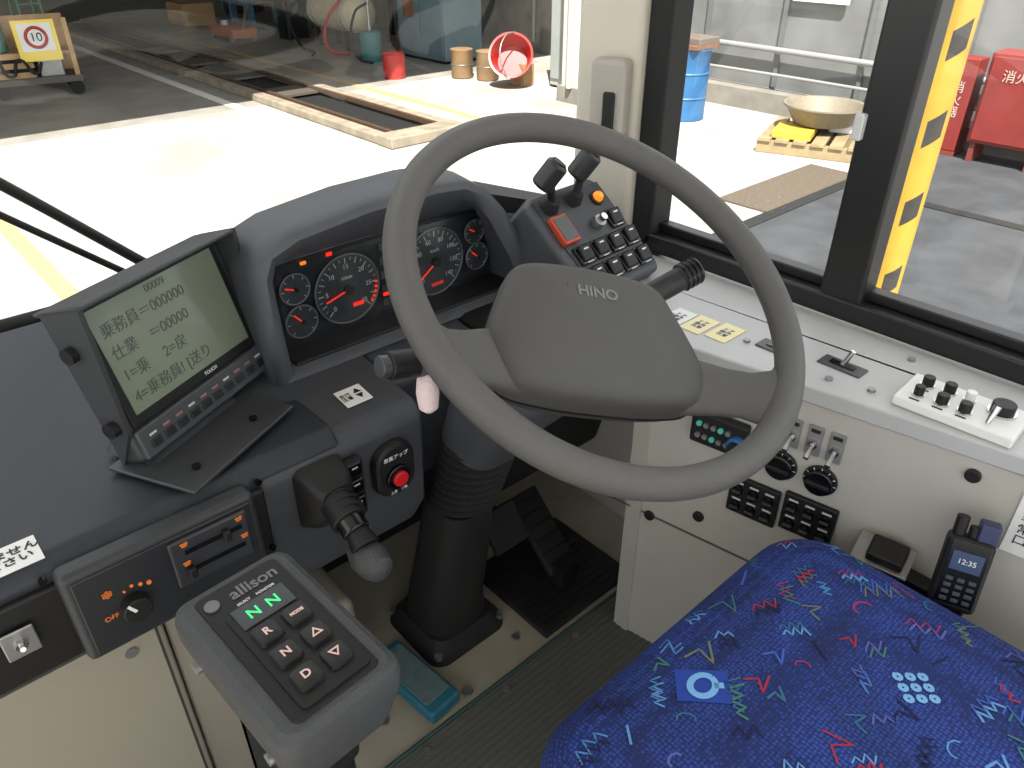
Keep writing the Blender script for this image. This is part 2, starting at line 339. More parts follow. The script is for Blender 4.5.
for y in(.03,-.06): cyl("hinge_knob",(-.117,y,-.01),(-.127,y,-.01),.009,blk,g,M=MM)
SB=Matrix.Translation((.205,.80,.6195))@Matrix.Rotation(math.radians(27),4,'Z')
box("stand_base",(.005,-.022,.003),(.18,.12,.005),mcase,g,M=SB,bevel=.002)
loft("stand_body",[[(x,y,.005) for x,y in rrect(.15,.075,.01,cx=.010,cy=.028)],[(x,y,.016) for x,y in rrect(.13,.06,.01,cx=.012,cy=.035)],[(x,y,.05) for x,y in rrect(.08,.03,.01,cx=.015,cy=.055)]],deskm,g,M=SB,ang=20)
for x in(-.05,.05):cyl("stand_screw",(x,-.055,.005),(x,-.055,.009),.005,blkg,g,M=SB,n=12)

# ================= STEERING WHEEL =================
g=group("steering_wheel")
Wc=Vector((.55,.462,.825))
WM0=frame(Wc,(1,0,0),(0,math.cos(.58),math.sin(.58)))
WM=WM0@Matrix.Rotation(math.radians(-31.5),4,'Z')
torus("rim",.219,.0155,wheelm,g,M=WM,n=128,k=24,rz=.0165)
hub=catmull([(-.088,.034),(-.06,.045),(0,.049),(.06,.045),(.088,.034),(.104,.0),(.120,-.048),(.122,-.075),(.108,-.106),(.06,-.116),(0,-.118),(-.06,-.116),(-.108,-.106),(-.122,-.075),(-.120,-.048),(-.104,0)],5)
def hs(s,z):return [((x)*s,(y+.035)*s-.035,z) for x,y in hub]
loft("hub",[hs(.7,-.095),hs(.93,-.082),hs(1.0,-.062),hs(1.0,-.046),hs(.985,-.038),hs(.95,-.032),hs(.86,-.028),hs(.5,-.024),hs(.1,-.023)],hubm,g,M=WM,ang=60)
def seam(P,z):loft("hub_seam",[[(x,y,z-.0012) for x,y in P],[(x,y,z+.0012) for x,y in P]],blk,g,M=WM)
seam([((x)*1.004,(y+.035)*1.004-.035) for x,y in hub],-.0655)
for s in(-1,1):
    st=[((s*.085,-.070,-.060),.040,.020),((s*.112,-.079,-.050),.038,.016),((s*.135,-.088,-.037),.033,.013),((s*.158,-.098,-.022),.031,.011),((s*.174,-.105,-.010),.038,.011),((s*.184,-.110,-.003),.048,.0125),((s*.188,-.113,-.001),.056,.0135)]
    rings=[]
    dirv=Vector((s*.86,-.42,0)).normalized();side=Vector((0,0,1)).cross(dirv).normalized()
    for c,wd,th in st:
        c=Vector(c);ring=[]
        for i in range(24):
            a=2*math.pi*i/24;ca,sa=math.cos(a),math.sin(a)
            ring.append(c+side*wd*math.copysign(abs(ca)**.75,ca)+Vector((0,0,1))*th*math.copysign(abs(sa)**.85,sa)-dirv*(.0 if wd<.045 else .010*abs(ca)**3))
        rings.append(ring)
    loft("spoke",rings,spokem,g,M=WM,ang=70)
box("hub_badge",(0,.007,-.0262),(.070,.019,.004),hubm,g,M=WM,bevel=.0015)
text("HINO",WM,.0185,mat("badge",(112,111,108),.35,.3),g,0,.0065,-.0239,ex=.0006,name="hub_lettering",off=.0005)
# column
g=group("steering_column")
def ringsec(c,wx,wy,ax=.5):
    c=Vector(c);ux=Vector((1,0,0));uy=Vector((0,math.cos(ax),math.sin(ax)))
    return [tuple(c+ux*x+uy*y) for x,y in rrect(wx,wy,min(wx,wy)*.35)]
loft("shroud",[ringsec((.55,.53,.722),.10,.09,.58),ringsec((.55,.545,.70),.125,.11,.58),ringsec((.548,.585,.65),.13,.12,.5),ringsec((.545,.64,.58),.11,.11,.4),ringsec((.545,.67,.52),.10,.10,.3)],lowd,g,ang=50)
for i in range(9):
    z=.52-i*.016;y=.67+i*.006
    revolve("bellows",[(.044,-.008),(.056,0),(.044,.008)],rubber,g,M=Matrix.Translation((.545,y,z)))
cyl("column_tube",(.545,.67,.53),(.55,.74,.36),.042,rubber,g)
colm=mat("column_black",(26,26,27),.55)
loft("column_base",[ringsec((.55,.735,.37),.09,.10,0),ringsec((.556,.765,.25),.105,.11,0),ringsec((.567,.81,.10),.12,.12,0),ringsec((.57,.82,.04),.13,.13,0)],colm,g)
loft("base_flange",[[(x,y,.001) for x,y in rrect(.17,.17,.03,cx=.57,cy=.82)],[(x,y,.015) for x,y in rrect(.165,.165,.03,cx=.57,cy=.82)],[(x,y,.04) for x,y in rrect(.135,.135,.03,cx=.57,cy=.82)]],rubber,g)
for x in(.50,.64):
    for y in(.75,.89): cyl("bolt",(x,y,.014),(x,y,.024),.008,steel,g,n=6)
tube("left_stalk",[(.50,.575,.69),(.44,.588,.722),(.385,.592,.742)],.008,blk,g)
cyl("left_stalk_barrel",(.425,.588,.732),(.36,.594,.746),.0155,blk,g,bevel=.003)
cyl("left_stalk_ring",(.40,.59,.738),(.394,.591,.739),.017,dash,g)
cyl("left_stalk_tip",(.362,.594,.7455),(.350,.595,.748),.012,mat("stalk_tip",(60,62,65),.4),g,bevel=.002)
stm=mat("stalk_gray",(36,37,38),.45)
tube("right_stalk",[(.60,.56,.695),(.65,.55,.718),(.70,.535,.738)],.009,blk,g)
cyl("right_stalk_barrel",(.675,.543,.724),(.757,.518,.752),.0155,stm,g,bevel=.003);cyl("right_stalk_tip",(.754,.519,.751),(.780,.511,.760),.0175,stm,g,bevel=.004)
for i in range(4):
    p=Vector((.756,.518,.752))+Vector((.0235,-.008,.009))*(i/4);cyl("grip_ring",p,p+Vector((.002,-.0006,.0007)),.0182,blkg,g)
revolve("cloth_tag",[(.004,.02),(.011,.012),(.013,-.005),(.011,-.024),(.005,-.03)],mat("pink_cloth",(215,195,195),.9,bump=1,bscale=300),g,M=Matrix.Translation((.404,.588,.702)))
g=group("accelerator_pedal")
box("pad",(.80,.80,.10),(.07,.17,.014),rubber,g,bevel=.004,rot=(.75,0,0))
for i in range(6): box("pad_rib",(.80,.745+i*.02,.055+i*.0186),(.055,.006,.014),blk,g,rot=(.75,0,0))
box("hinge",(.80,.735,.04),(.05,.03,.05),blk,g,bevel=.004)
g=group("brake_pedal")
box("pad",(.70,.80,.17),(.08,.08,.014),rubber,g,bevel=.004,rot=(.9,0,0));cyl("arm",(.70,.81,.17),(.70,.97,.29),.012,blk,g)
g=group("heel_mat");box("pad",(.80,.77,.006),(.24,.22,.012),rubber,g,bevel=.003)
for i in range(12):box("rib",(.80,.68+i*.0165,.013),(.22,.006,.003),blk,g)
box("wall_footwell",(.65,1.1,.2),(.8,.04,.6),blk)
g=group("brake_cleaning_pad")
teal=mat("teal_plastic",(34,98,118),.5,bump=.4,bscale=400)
box("body",(.440,.742,.016),(.066,.165,.026),teal,g,bevel=.006,rot=(0,0,.10))
box("top_sheet",(.440,.745,.0305),(.052,.13,.004),mat("teal_gray",(88,108,110),.8,bump=1,bscale=700,var=.15,vscale=60),g,bevel=.001,rot=(0,0,.10))
g=group("wall_front_lower")
box("panel",(-.45,.725,.245),(1.10,.03,.48),beige,g,bevel=.006);box("panel_right",(.13,.735,.245),(.055,.03,.48),beige,g,bevel=.004)
box("panel_door",(-.02,.7085,.30),(.22,.002,.34),mat("beige_door",(138,132,118),.5),g,bevel=.0008);box("door_gap",(-.02,.7095,.30),(.226,.001,.346),mat("gap_dark",(60,56,50),.8),g)
for x,z in[(.06,.44),(.06,.18),(-.1,.42)]: cyl("screw",(x,.710,z),(x,.705,z),.007,steel,g)
box("side_return",(.16,.86,.24),(.02,.28,.47),mat("dark_gray_panel",(60,60,60),.6),g)
tube("hose",[(.17,.69,.47),(.185,.66,.40),(.18,.67,.25),(.19,.70,.05)],.012,rubber,g)
box("step_block",(.28,.95,.10),(.22,.28,.20),beige,g,bevel=.02)
cyl("floor_bolt",(.36,.72,0),(.36,.72,.006),.010,steel,g,n=6);cyl("floor_bolt",(.50,.67,0),(.50,.67,.006),.010,steel,g,n=6);cyl("floor_bolt",(.64,.70,0),(.64,.70,.006),.008,steel,g,n=6)

# ================= GEAR SELECTOR =================
g=group("gear_selector_console")
PM=Matrix.Translation((.133,.413,.675))@Matrix.Rotation(math.radians(4),4,'Z')@Matrix.Rotation(math.radians(2),4,'X')
def rr(w,h,r,z,cy=0,cx=0):return[(x,y,z) for x,y in rrect(w,h,r,6,cx,cy)]
loft("housing",[rr(.072,.12,.014,-.085),rr(.090,.152,.015,-.07),rr(.104,.172,.014,-.03),rr(.105,.173,.014,-.012),rr(.102,.170,.014,-.005),rr(.090,.160,.012,.0)],podm,g,M=PM,ang=28)
rec=mat("recess_black",(13,13,14),.5,spec=.3)
loft("keypad_recess",[rr(.074,.150,.006,-.0005,0,cx=.001),rr(.072,.148,.006,.0015,0,cx=.001)],rec,g,M=PM)
loft("keypad",[rr(.060,.112,.005,.001,-.014,cx=.004),rr(.059,.111,.005,.003,-.014,cx=.004)],rec,g,M=PM)
text("allison",PM,.0165,mat("silver_print",(96,98,98),.5),g,.010,.0595,.002,name="maker_lettering",off=.0003)
cyl("maker_emblem",(-.026,.060,0.001),(-.026,.060,.003),.006,mat("silver_print"),g,M=PM)
box("display",(.003,.031,.0035),(.046,.024,.001),mat("display_dark",(14,26,26),.15),g,M=PM,bevel=.0008)
text("N",PM,.014,grnl,g,-.006,.030,.0044,off=.0001);text("N",PM,.014,grnl,g,.011,.030,.0044,off=.0001)
text("SELECT",PM,.0035,whitet,g,-.006,.0455,.0038);text("MONITOR",PM,.0035,whitet,g,.013,.0455,.0038)
pk=mat("pink_print",(215,180,172),.5)
for r,(l,rt) in enumerate([("R","MODE"),("N","△"),("D","▽")]):
    y=.005-r*.0265
    for x,t in((-.009,l),(.017,rt)):
        loft("button",[rr(.021,.021,.004,.0025,y,x),rr(.019,.019,.004,.006,y,x),rr(.016,.016,.003,.0068,y,x)],mat("button_dark",(24,24,25),.5,spec=.35),g,M=PM)
        text(t,PM,.004 if t=="MODE" else .010,pk,g,x,y,.0072,off=.0002)
for y,z in[(.05,-.04),(-.06,-.035)]: cyl("bolt",(-.048,y,z),(-.055,y,z),.005,steel,g,M=PM)
loft("bracket",[rr(.06,.09,.01,-.14,.0),rr(.06,.10,.01,-.08)],blk,g,M=PM)
cyl("post",(.14,.41,.012),(.14,.41,.56),.028,blk,g);box("post_foot",(.14,.41,.014),(.12,.12,.012),blk,g,bevel=.003)
tube("cable",[(.10,.50,.60),(.12,.60,.52),(.17,.66,.42)],.008,rubber,g)

# ================= SIDE CONSOLE =================
S=group("side_console")
def px(y):return .905-.177*y
extr("ledge",[(px(-.8)-.005,-.8),(1.034,-.8),(1.034,.82),(.93,.82),(.80,.70),(px(.62)-.005,.62)],.605,.63,ledgem,S,bevel=.005)
extr("front_panel",[(px(-.8),-.8),(1.03,-.8),(px(.60)+.03,.60),(px(.60),.60)],.0,.606,lgray,S,bevel=.004)
extr("end_panel",[(px(.60),.57),(1.03,.57),(1.03,.60),(px(.60),.60)],.0,.606,lgray,S)
SF=frame((.905,0,0),(.174,-.985,0),(0,0,1))
def sx(y):return -y/.985
sg=mat("seam_gray",(80,80,78),.6)
box("lower_lip",(sx(.3),.30,.001),(.75,.003,.002),sg,S,M=SF)
box("button_unit",(sx(.462),.513,.008),(.084,.054,.016),blk,S,M=SF,bevel=.004)
for i in range(5):
    for j in range(2): cyl("unit_button",(sx(.490)+i*.011,.523-j*.020,.015),(sx(.490)+i*.011,.523-j*.020,.020),.004,mat("btn_teal",(60,150,140),.4,emit=(60,160,140),es=.3) if (i+j)%3==0 else steel,S,M=SF,n=16)
cyl("blue_knob",(sx(.432),.510,.012),(sx(.432),.510,.026),.014,mat("blue_ring",(40,90,140),.3),S,M=SF,bevel=.002);cyl("blue_knob_cap",(sx(.432),.510,.026),(sx(.432),.510,.032),.009,blk,S,M=SF)
for y in(.366,.338,.310):
    box("toggle_plate",(sx(y),.552,.002),(.020,.046,.003),mat("plate_gray",(130,130,128),.4,.3),S,M=SF,bevel=.002)
    cyl("toggle_nut",(sx(y),.548,.003),(sx(y),.548,.008),.007,chrome,S,M=SF,n=6);cyl("toggle_bat",(sx(y),.548,.006),(sx(y),.537,.026),.0028,chrome,S,M=SF,r1=.004)
    box("toggle_mark",(sx(y),.568,.004),(.012,.005,.001),blkt,S,M=SF)
for y in(.372,.318):
    cyl("rotary_base",(sx(y),.495,0),(sx(y),.495,.006),.023,blk,S,M=SF,bevel=.002);cyl("rotary",(sx(y),.495,.005),(sx(y),.495,.014),.019,blkg,S,M=SF,bevel=.002)
    box("rotary_bar",(sx(y),.495,.016),(.032,.007,.006),blk,S,M=SF,bevel=.002)
    for a in range(7):
        t=math.radians(30*a);box("rotary_tick",(sx(y)+.0205*math.cos(t),.495+.0205*math.sin(t),.0065),(.003,.001,.0005),whitet,S,M=SF,rot=(0,0,t))
for y,z in((.398,.418),(.320,.426)):
    box("switch_block",(sx(y),z,.004),(.074,.066,.008),blk,S,M=SF,bevel=.003)
    for i in range(3):
        for j in range(2):
            cyl("button",(sx(y)-.023+i*.023,z+.012-j*.029,.008),(sx(y)-.023+i*.023,z+.012-j*.029,.014),.008,blkg,S,M=SF,n=20);box("button_bar",(sx(y)-.023+i*.023,z+.012-j*.029,.0155),(.012,.003,.003),mat("btn_gray",(60,60,62),.4),S,M=SF);box("mark",(sx(y)-.023+i*.023,z+.012-j*.029+.0115,.0085),(.013,.003,.0005),dimw,S,M=SF)
for y,z in((.474,.343),(.159,.583),(.555,.52),(.555,.30),(.20,.32)): cyl("stud",(sx(y),z,0),(sx(y),z,.006),.009,blk,S,M=SF,bevel=.002)
box("door_label",(sx(.092),.54,.002),(.03,.085,.001),white,S,M=SF);text("非\n常\n口",SF,.016,blkt,S,sx(.092),.535,.003)
box("door_label_yellow",(sx(.085),.575,.0025),(.02,.012,.001),yel,S,M=SF)
LF=frame((0,0,.63),(0,-1,0),(1,0,0))
def L(x,y,z=0):return(-y,x,z)
for (x,y) in((.868,.592),(.872,.555),(.878,.515)):
    box("instruction_sticker",L(x,y,.0008),(.034,.055,.001),mat("sticker_yellow",(225,215,165),.5) if y<.56 else white,S,M=LF);text("ドア\n操作\n注意",LF,.009,mat("gray_print",(90,100,130),.6),S,-y,x,.0016)
for x,y in((.893,.437),(.915,.355)):
    box("switch_plate",L(x,y,.001),(.06,.028,.003),mat("plate_dark",(60,62,64),.4),S,M=LF,bevel=.002);box("slot",L(x,y,.003),(.034,.010,.002),blkg,S,M=LF)
    cyl("toggle",(-y,x,.003),(-y+.008,x+.004,.025),.0035,chrome,S,M=LF)
BM=Matrix.Translation((.915,.205,.63))@Matrix.Rotation(math.radians(3),4,'Z')@LF.to_3x3().to_4x4()
box("knob_box",(0,0,.007),(.135,.075,.014),white,S,M=BM,bevel=.003)
for i,(x,y,r) in enumerate([(-.045,.012,.007),(-.02,.014,.007),(.004,.012,.006),(.04,.012,.013),(-.045,-.018,.006),(-.018,-.018,.007),(.008,-.018,.007)]):
    cyl("knob_collar",(x,y,.014),(x,y,.017),r*1.25,chrome,S,M=BM,n=20);cyl("knob",(x,y,.016),(x,y,.028),r,blk if i not in(2,) else white,S,M=BM,bevel=.0015)
    box("knob_label",(x,y-.013,.0143),(.012,.003,.0004),blkt,S,M=BM)
cyl("toggle_bat",(.035,-.022,.014),(.038,-.015,.036),.003,chrome,S,M=BM,r1=.0045)
for x,y in((.88,.48),(.87,.35),(.885,.30),(1.0,.30),(.98,.50),(.865,.60),(1.01,.12),(.90,.08)): cyl("bolt",(x,y,.63),(x,y,.634),.005,steel,S,n=12)
g=group("handheld_radio")
RM=frame((.826,.124,.485),(.35,-.93,0),(.25,.08,.95))
box("body",(0,0,0),(.050,.094,.028),blk,g,M=RM,bevel=.007);box("front",(0,.004,.0145),(.041,.082,.002),blkg,g,M=RM,bevel=.003)
box("lcd",(0,.020,.016),(.032,.024,.001),mat("radio_lcd",(50,62,82),.2,emit=(80,110,170),es=.12),g,M=RM);text("12:35",RM,.009,whitet,g,0,.020,.017)
for i in range(3):
    for j in range(4): box("key",(-.012+i*.012,-.004-j*.009,.016),(.008,.005,.002),mat("radio_key",(60,62,66),.4),g,M=RM,bevel=.001)
cyl("antenna",(-.015,.045,0),(-.015,.07,0),.007,blk,g,M=RM,bevel=.001);cyl("volume_knob",(.000,.045,0),(.000,.060,0),.006,blk,g,M=RM)
box("cable_plug",(.014,.056,-.002),(.022,.026,.02),mat("navy_plastic",(34,44,80),.4),g,M=RM,bevel=.003)
box("belt_clip",(0,0,-.02),(.04,.06,.014),blk,g,M=RM,bevel=.003)
g=group("radio_cradle")
box("plate",(.838,.212,.44),(.048,.07,.005),steel,g,bevel=.002,rot=(0,-.3,.17));box("slot_box",(.836,.207,.448),(.035,.045,.018),blk,g,bevel=.004,rot=(0,-.3,.17))
box("arm",(.840,.165,.425),(.025,.12,.015),blk,g,bevel=.003)

# ================= SEAT =================
g=group("driver_seat")
def seatmat():
    m=bpy.data.materials.new("seat_fabric");m.use_nodes=True;nt=m.node_tree;b=nt.nodes["Principled BSDF"]
    tc=nt.nodes.new("ShaderNodeTexCoord");v=nt.nodes.new("ShaderNodeTexVoronoi");v.inputs["Scale"].default_value=230;v.inputs["Randomness"].default_value=.35
    n=nt.nodes.new("ShaderNodeTexVoronoi");n.inputs["Scale"].default_value=13
    nt.links.new(tc.outputs["Object"],v.inputs["Vector"]);nt.links.new(tc.outputs["Object"],n.inputs["Vector"])
    r=nt.nodes.new("ShaderNodeValToRGB");e=r.color_ramp.elements;e[0].position=.15;e[0].color=rgb(42,72,158);e[1].position=.55;e[1].color=rgb(15,34,92)
    nt.links.new(v.outputs["Distance"],r.inputs["Fac"])
    sp=nt.nodes.new("ShaderNodeSeparateColor");nt.links.new(n.outputs["Color"],sp.inputs[0])
    mr=nt.nodes.new("ShaderNodeMapRange");mr.inputs[3].default_value=.75;mr.inputs[4].default_value=1.15;nt.links.new(sp.outputs[0],mr.inputs[0])
    mx=nt.nodes.new("ShaderNodeVectorMath");mx.operation='SCALE';nt.links.new(r.outputs["Color"],mx.inputs[0]);nt.links.new(mr.outputs[0],mx.inputs["Scale"])
    nt.links.new(mx.outputs[0],b.inputs["Base Color"]);b.inputs["Roughness"].default_value=.9
    bp=nt.nodes.new("ShaderNodeBump");bp.inputs["Strength"].default_value=.6;bp.inputs["Distance"].default_value=.001;nt.links.new(v.outputs["Distance"],bp.inputs["Height"]);nt.links.new(bp.outputs[0],b.inputs["Normal"])
    return m
prof=[(0,.37),(-.004,.40),(0,.43),(.010,.450),(.025,.464),(.05,.473),(.09,.478),(.16,.482),(.24,.484)]
scx,scy,sw,sh=.545,.052,.52,.55
def sring(ins,z):
    r=max(.085-ins,.004);return[(x,y,z) for x,y in rrect(sw-2*ins,sh-2*ins,r,8,scx,scy)]
loft("cushion",[sring(a,b) for a,b in prof],seatmat(),g,ang=70)
def sh_(x,y):
    dx=sw/2-abs(x-scx);dy=sh/2-abs(y-scy);r=.085
    if dx<r and dy<r: d=r-math.hypot(r-dx,r-dy)
    else:d=min(dx,dy)
    if d<=0.004:return None
    for (a,za),(b,zb) in zip(prof[2:],prof[3:]):
        if d<=b:return za+(zb-za)*(d-a)/(b-a)
    return prof[-1][1]
def ribbon(pts,wd,m,name="squiggle"):
    P=[]
    for (x0,y0),(x1,y1) in zip(pts,pts[1:]):
        n=max(2,int(math.hypot(x1-x0,y1-y0)/.004))
        for i in range(n):P.append((x0+(x1-x0)*i/n,y0+(y1-y0)*i/n))
    P.append(pts[-1]);v=[];f=[]
    for i,(x,y) in enumerate(P):
        a=P[max(i-1,0)];b=P[min(i+1,len(P)-1)];dx,dy=b[0]-a[0],b[1]-a[1];l=math.hypot(dx,dy) or 1
        nx,ny=-dy/l*wd/2,dx/l*wd/2
        for s in(1,-1):
            z=sh_(x+s*nx,y+s*ny)
            if z is None:return
            v.append((x+s*nx,y+s*ny,z+.0011))
        if i:f.append((2*i-2,2*i-1,2*i+1,2*i))
    mk(name,v,f,m,g)
cols=[mat("thread_cyan",(90,142,198),.9),mat("thread_red",(150,38,62),.9),mat("thread_green",(62,112,104),.9),mat("thread_navy",(14,18,56),.9),mat("thread_lilac",(84,92,160),.9),mat("thread_cyan2",(72,128,184),.9),mat("thread_magenta",(140,44,100),.9),mat("thread_teal",(44,100,130),.9),mat("thread_navy"),mat("thread_olive",(100,108,84),.9),mat("thread_cyan"),mat("thread_blue",(60,90,180),.9)]
random.seed(5)
for ix in range(12):
    for iy in range(11):
        x=.300+ix*.043+random.uniform(-.014,.014);y=-.14+iy*.044+random.uniform(-.014,.014)
        if math.hypot(x-.475,y-.237)<.034 or math.hypot(x-.63,y-.09)<.036:continue
        a=random.choice([-.8,-.6,-.75,.8,0.1])+random.uniform(-.3,.3);k=random.choice([0,0,0,0,1,2,3]);m=random.choice(cols);wd=random.uniform(.0016,.003)
        if k==0:
            n=random.choice([4,5,6,7]);q=[(i*.0062-.016,(1 if i%2 else -1)*random.uniform(.003,.009)) for i in range(n)]
        elif k==1:q=[(-.016,.0),(.0,.004),(.004,-.014),(.012,.010)]
        elif k==2:q=[(-.014,-.004),(.014,.004)]
        else:q=[(.010*math.cos(t*.7),.008*math.sin(t*.7)) for t in range(6)]
        sc=random.uniform(.7,1.25)
        q=[(x+sc*(u*math.cos(a)-v*math.sin(a)),y+sc*(u*math.sin(a)+v*math.cos(a))) for u,v in q]
        ribbon(q,wd,m)
        if k==0 and random.random()<.7: ribbon([(u+.004,v+.007) for u,v in q],.0018,random.choice(cols))
        if k==0 and random.random()<.3: ribbon([(u-.005,v-.006) for u,v in q],.0016,random.choice(cols))
em=mat("emblem_lightblue",(112,166,214),.9);dm=mat("emblem_field",(28,60,146),.9)
ribbon([(.475-.018,.237+.020),(.475+.018,.237-.020)],.040,dm,"emblem_field")
def ribup(*a):
    global sh_;o=sh_
    def s2(x,y):
        z=o(x,y);return None if z is None else z+.0006
    sh_=s2;ribbon(*a);sh_=o
ribup([(.475+.014*math.cos(i*.314),.237+.012*math.sin(i*.314)) for i in range(21)],.007,em,"emblem_ring");ribup([(.483,.229),(.490,.222)],.007,em,"emblem_tail")
for i in range(3):
    for j in range(3):
        cx_,cy_=.63+(i-1)*.013*.74+(j-1)*.013*.67,.09-(i-1)*.013*.67+(j-1)*.013*.74
        ribbon([(cx_+.0034*math.cos(t*.785+.785),cy_+.0034*math.sin(t*.785+.785)) for t in range(9)],.0042,em,"emblem_grid")
box("pan",(.545,.04,.33),(.46,.48,.09),blk,g,bevel=.02)
box("pedestal",(.545,.03,.15),(.30,.34,.28),mat("pedestal_gray",(50,50,52),.6),g,bevel=.01)

# ================= OUTSIDE =================
def groundmat():
    m=bpy.data.materials.new("concrete_ground");m.use_nodes=True;nt=m.node_tree;b=nt.nodes["Principled BSDF"];b.inputs["Roughness"].default_value=.85
    tc=nt.nodes.new("ShaderNodeTexCoord");n=nt.nodes.new("ShaderNodeTexNoise");n.inputs["Scale"].default_value=.9;n.inputs["Detail"].default_value=10
    n2=nt.nodes.new("ShaderNodeTexNoise");n2.inputs["Scale"].default_value=25;n2.inputs["Detail"].default_value=6
    r=nt.nodes.new("ShaderNodeValToRGB");e=r.color_ramp.elements;e[0].position=.35;e[0].color=rgb(150,145,136);e[1].position=.65;e[1].color=rgb(184,180,170)
    nt.links.new(tc.outputs["Object"],n.inputs["Vector"]);nt.links.new(tc.outputs["Object"],n2.inputs["Vector"]);nt.links.new(n.outputs["Fac"],r.inputs["Fac"])
    mx=nt.nodes.new("ShaderNodeMix");mx.data_type='RGBA';mx.blend_type='MULTIPLY';mx.inputs[0].default_value=.35
    nt.links.new(r.outputs["Color"],mx.inputs[6]);nt.links.new(n2.outputs["Fac"],mx.inputs[7]);nt.links.new(mx.outputs[2],b.inputs["Base Color"]);return m
gz=-1.05
G=group("ground")
mk("slab",[(-30,-15,gz),(30,-15,gz),(30,45,gz),(-30,45,gz)],[(0,1,2,3)],groundmat(),G,smooth=False)
asph_shade=mat("asphalt_shade",(54,56,59),.85,var=.3,vscale=3,bump=.3)  # asphalt tone darkened so the colour itself carries the shade
box("asphalt_shade_patch",(6.9,0,gz+.004),(4.6,6.2,.008),asph_shade,G)  # painted shade: dark ground area standing in for a cast shadow
dk=mat("channel_dark",(26,26,26),.7)
box("channel_x",(6.6,3.15,gz+.008),(4.0,.12,.016),dk,G);box("channel_y",(7.0,1.0,gz+.010),(.12,4.3,.016),dk,G)
box("channel_lid",(6.6,3.45,gz+.010),(1.6,.5,.012),mat("lid_brown",(84,74,62),.7,var=.2),G)
lw=mat("line_white",(215,212,205),.7,var=.1);ly=mat("line_yellow",(175,150,100),.7,var=.1)
box("line_1",(4.25,13,gz+.004),(.14,15,.008),lw,G);box("line_3",(.9,9,gz+.004),(.12,9,.008),ly,G)
box("line_4",(6.2,12,gz+.004),(.10,12,.008),ly,G)
box("shop_floor",(2.6,22,gz+.002),(14,24,.004),mat("shop_floor_gray",(140,136,128),.5,var=.2,vscale=2),G)
g=group("inspection_pit")
box("pit_hole",(5.1,14,gz+.006),(.75,13.5,.012),mat("pit_black",(14,13,12),.8),g)
curb=mat("curb_concrete",(130,120,104),.7,var=.25,vscale=6)
for x in(4.66,5.56): box("pit_curb",(x,14,gz+.05),(.16,13.6,.10),curb,g,bevel=.02)
box("pit_end",(5.1,7.15,gz+.06),(1.06,.3,.12),curb,g,bevel=.02)
for i in range(4): box("pit_cover",(5.1,10.3+i*1.6,gz+.06),(.75,.6,.03),mat("pit_plate",(90,84,76),.6,.3),g)
for x in(4.80,5.42): box("pit_rail",(x,14,gz+.085),(.05,13.4,.05),mat("rail_rust",(96,76,62),.5,.5,var=.3),g)
wallm=mat("shed_wall",(102,104,103),.8,var=.25,vscale=1.5)
box("garage_roof",(0,20.2,3.2),(40,24,.2),mat("roof_gray",(120,120,118),.8))
g=group("wall_back")
box("sheeting",(9.45,3.0,gz+1.6),(.12,9,3.2),wallm,g)
for i in range(8): box("rib",(9.37,-1.2+i*1.1,gz+1.6),(.05,.05,3.2),mat("shed_rib",(90,92,92),.8),g)
box("base_kerb",(9.25,2.5,gz+.12),(.3,9,.24),mat("kerb",(116,112,104),.9,var=.2,vscale=4),g)
pg=mat("pipe_gray",(130,130,128),.5)
tube("pipe",[(9.28,7,-.32),(9.28,5,-.34),(9.28,2,-.38),(9.28,-1,-.4)],.035,pg,g);tube("pipe_low",[(9.25,7,-.62),(9.25,5,-.62),(9.25,2,-.66)],.02,pg,g)
box("white_sign",(9.32,4.95,.42),(.03,.7,.4),white,g)
g=group("wall_garage_side");dw=mat("garage_wall",(112,108,100),.85,var=.4,vscale=2)
box("sheet",(10.3,18,gz+1.7),(.2,22,3.4),dw,g)
for i in range(5): box("column",(10.1,9.2+i*3.4,gz+1.7),(.3,.3,3.4),mat("column_gray",(150,152,148),.6),g)
for i in range(7): tube("conduit",[(10.15,8+i*2.7,gz+.2),(10.15,8+i*2.7,gz+3)],.03,pg,g,spline=False)
tube("duct",[(10.1,8,gz+1.5),(10.1,28,gz+1.5)],.05,mat("duct_rust",(120,90,70),.6),g,spline=False)
g=group("wall_garage_rear");box("sheet",(0,30,gz+1.7),(40,.2,3.4),mat("rear_wall",(120,124,118),.8,var=.3,vscale=1),g)
g=group("pillar_white")
box("post",(7.9,7.35,gz+2.1),(.42,.42,4.2),mat("pillar_paint",(190,185,175),.7,var=.08,vscale=3),g,bevel=.02);box("foot",(7.9,7.35,gz+.1),(.5,.5,.2),mat("kerb"),g)
tube("drain_pipe",[(7.62,7.35,gz+.2),(7.62,7.35,gz+4)],.04,mat("drain_cream",(180,174,158),.5),g,spline=False)
g=group("grey_locker")
gc=mat("cabinet_gray",(150,155,150),.5)
box("body",(8.5,8.1,gz+.98),(.5,.5,1.9),gc,g,bevel=.02);box("door",(8.235,8.1,gz+.98),(.02,.42,1.7),mat("locker_door",(138,143,140),.5),g,bevel=.005)
for x in(8.3,8.7):
    for y in(7.9,8.3): box("foot",(x,y,gz+.02),(.05,.05,.04),blk,g)
g=group("steel_cabinet")
cg=mat("cabinet_bluegray",(92,112,120),.5,var=.1,vscale=4)
box("body",(8.6,11.4,gz+1.1),(.8,1.3,2.1),cg,g,bevel=.02);box("plinth",(8.6,11.4,gz+.03),(.7,1.2,.06),blk,g)
for s in(-1,1): box("door",(8.19,11.4+s*.32,gz+1.1),(.02,.60,1.95),cg,g,bevel=.01);cyl("handle",(8.16,11.4+s*.06,gz+1.0),(8.16,11.4+s*.06,gz+1.2),.02,chrome,g)
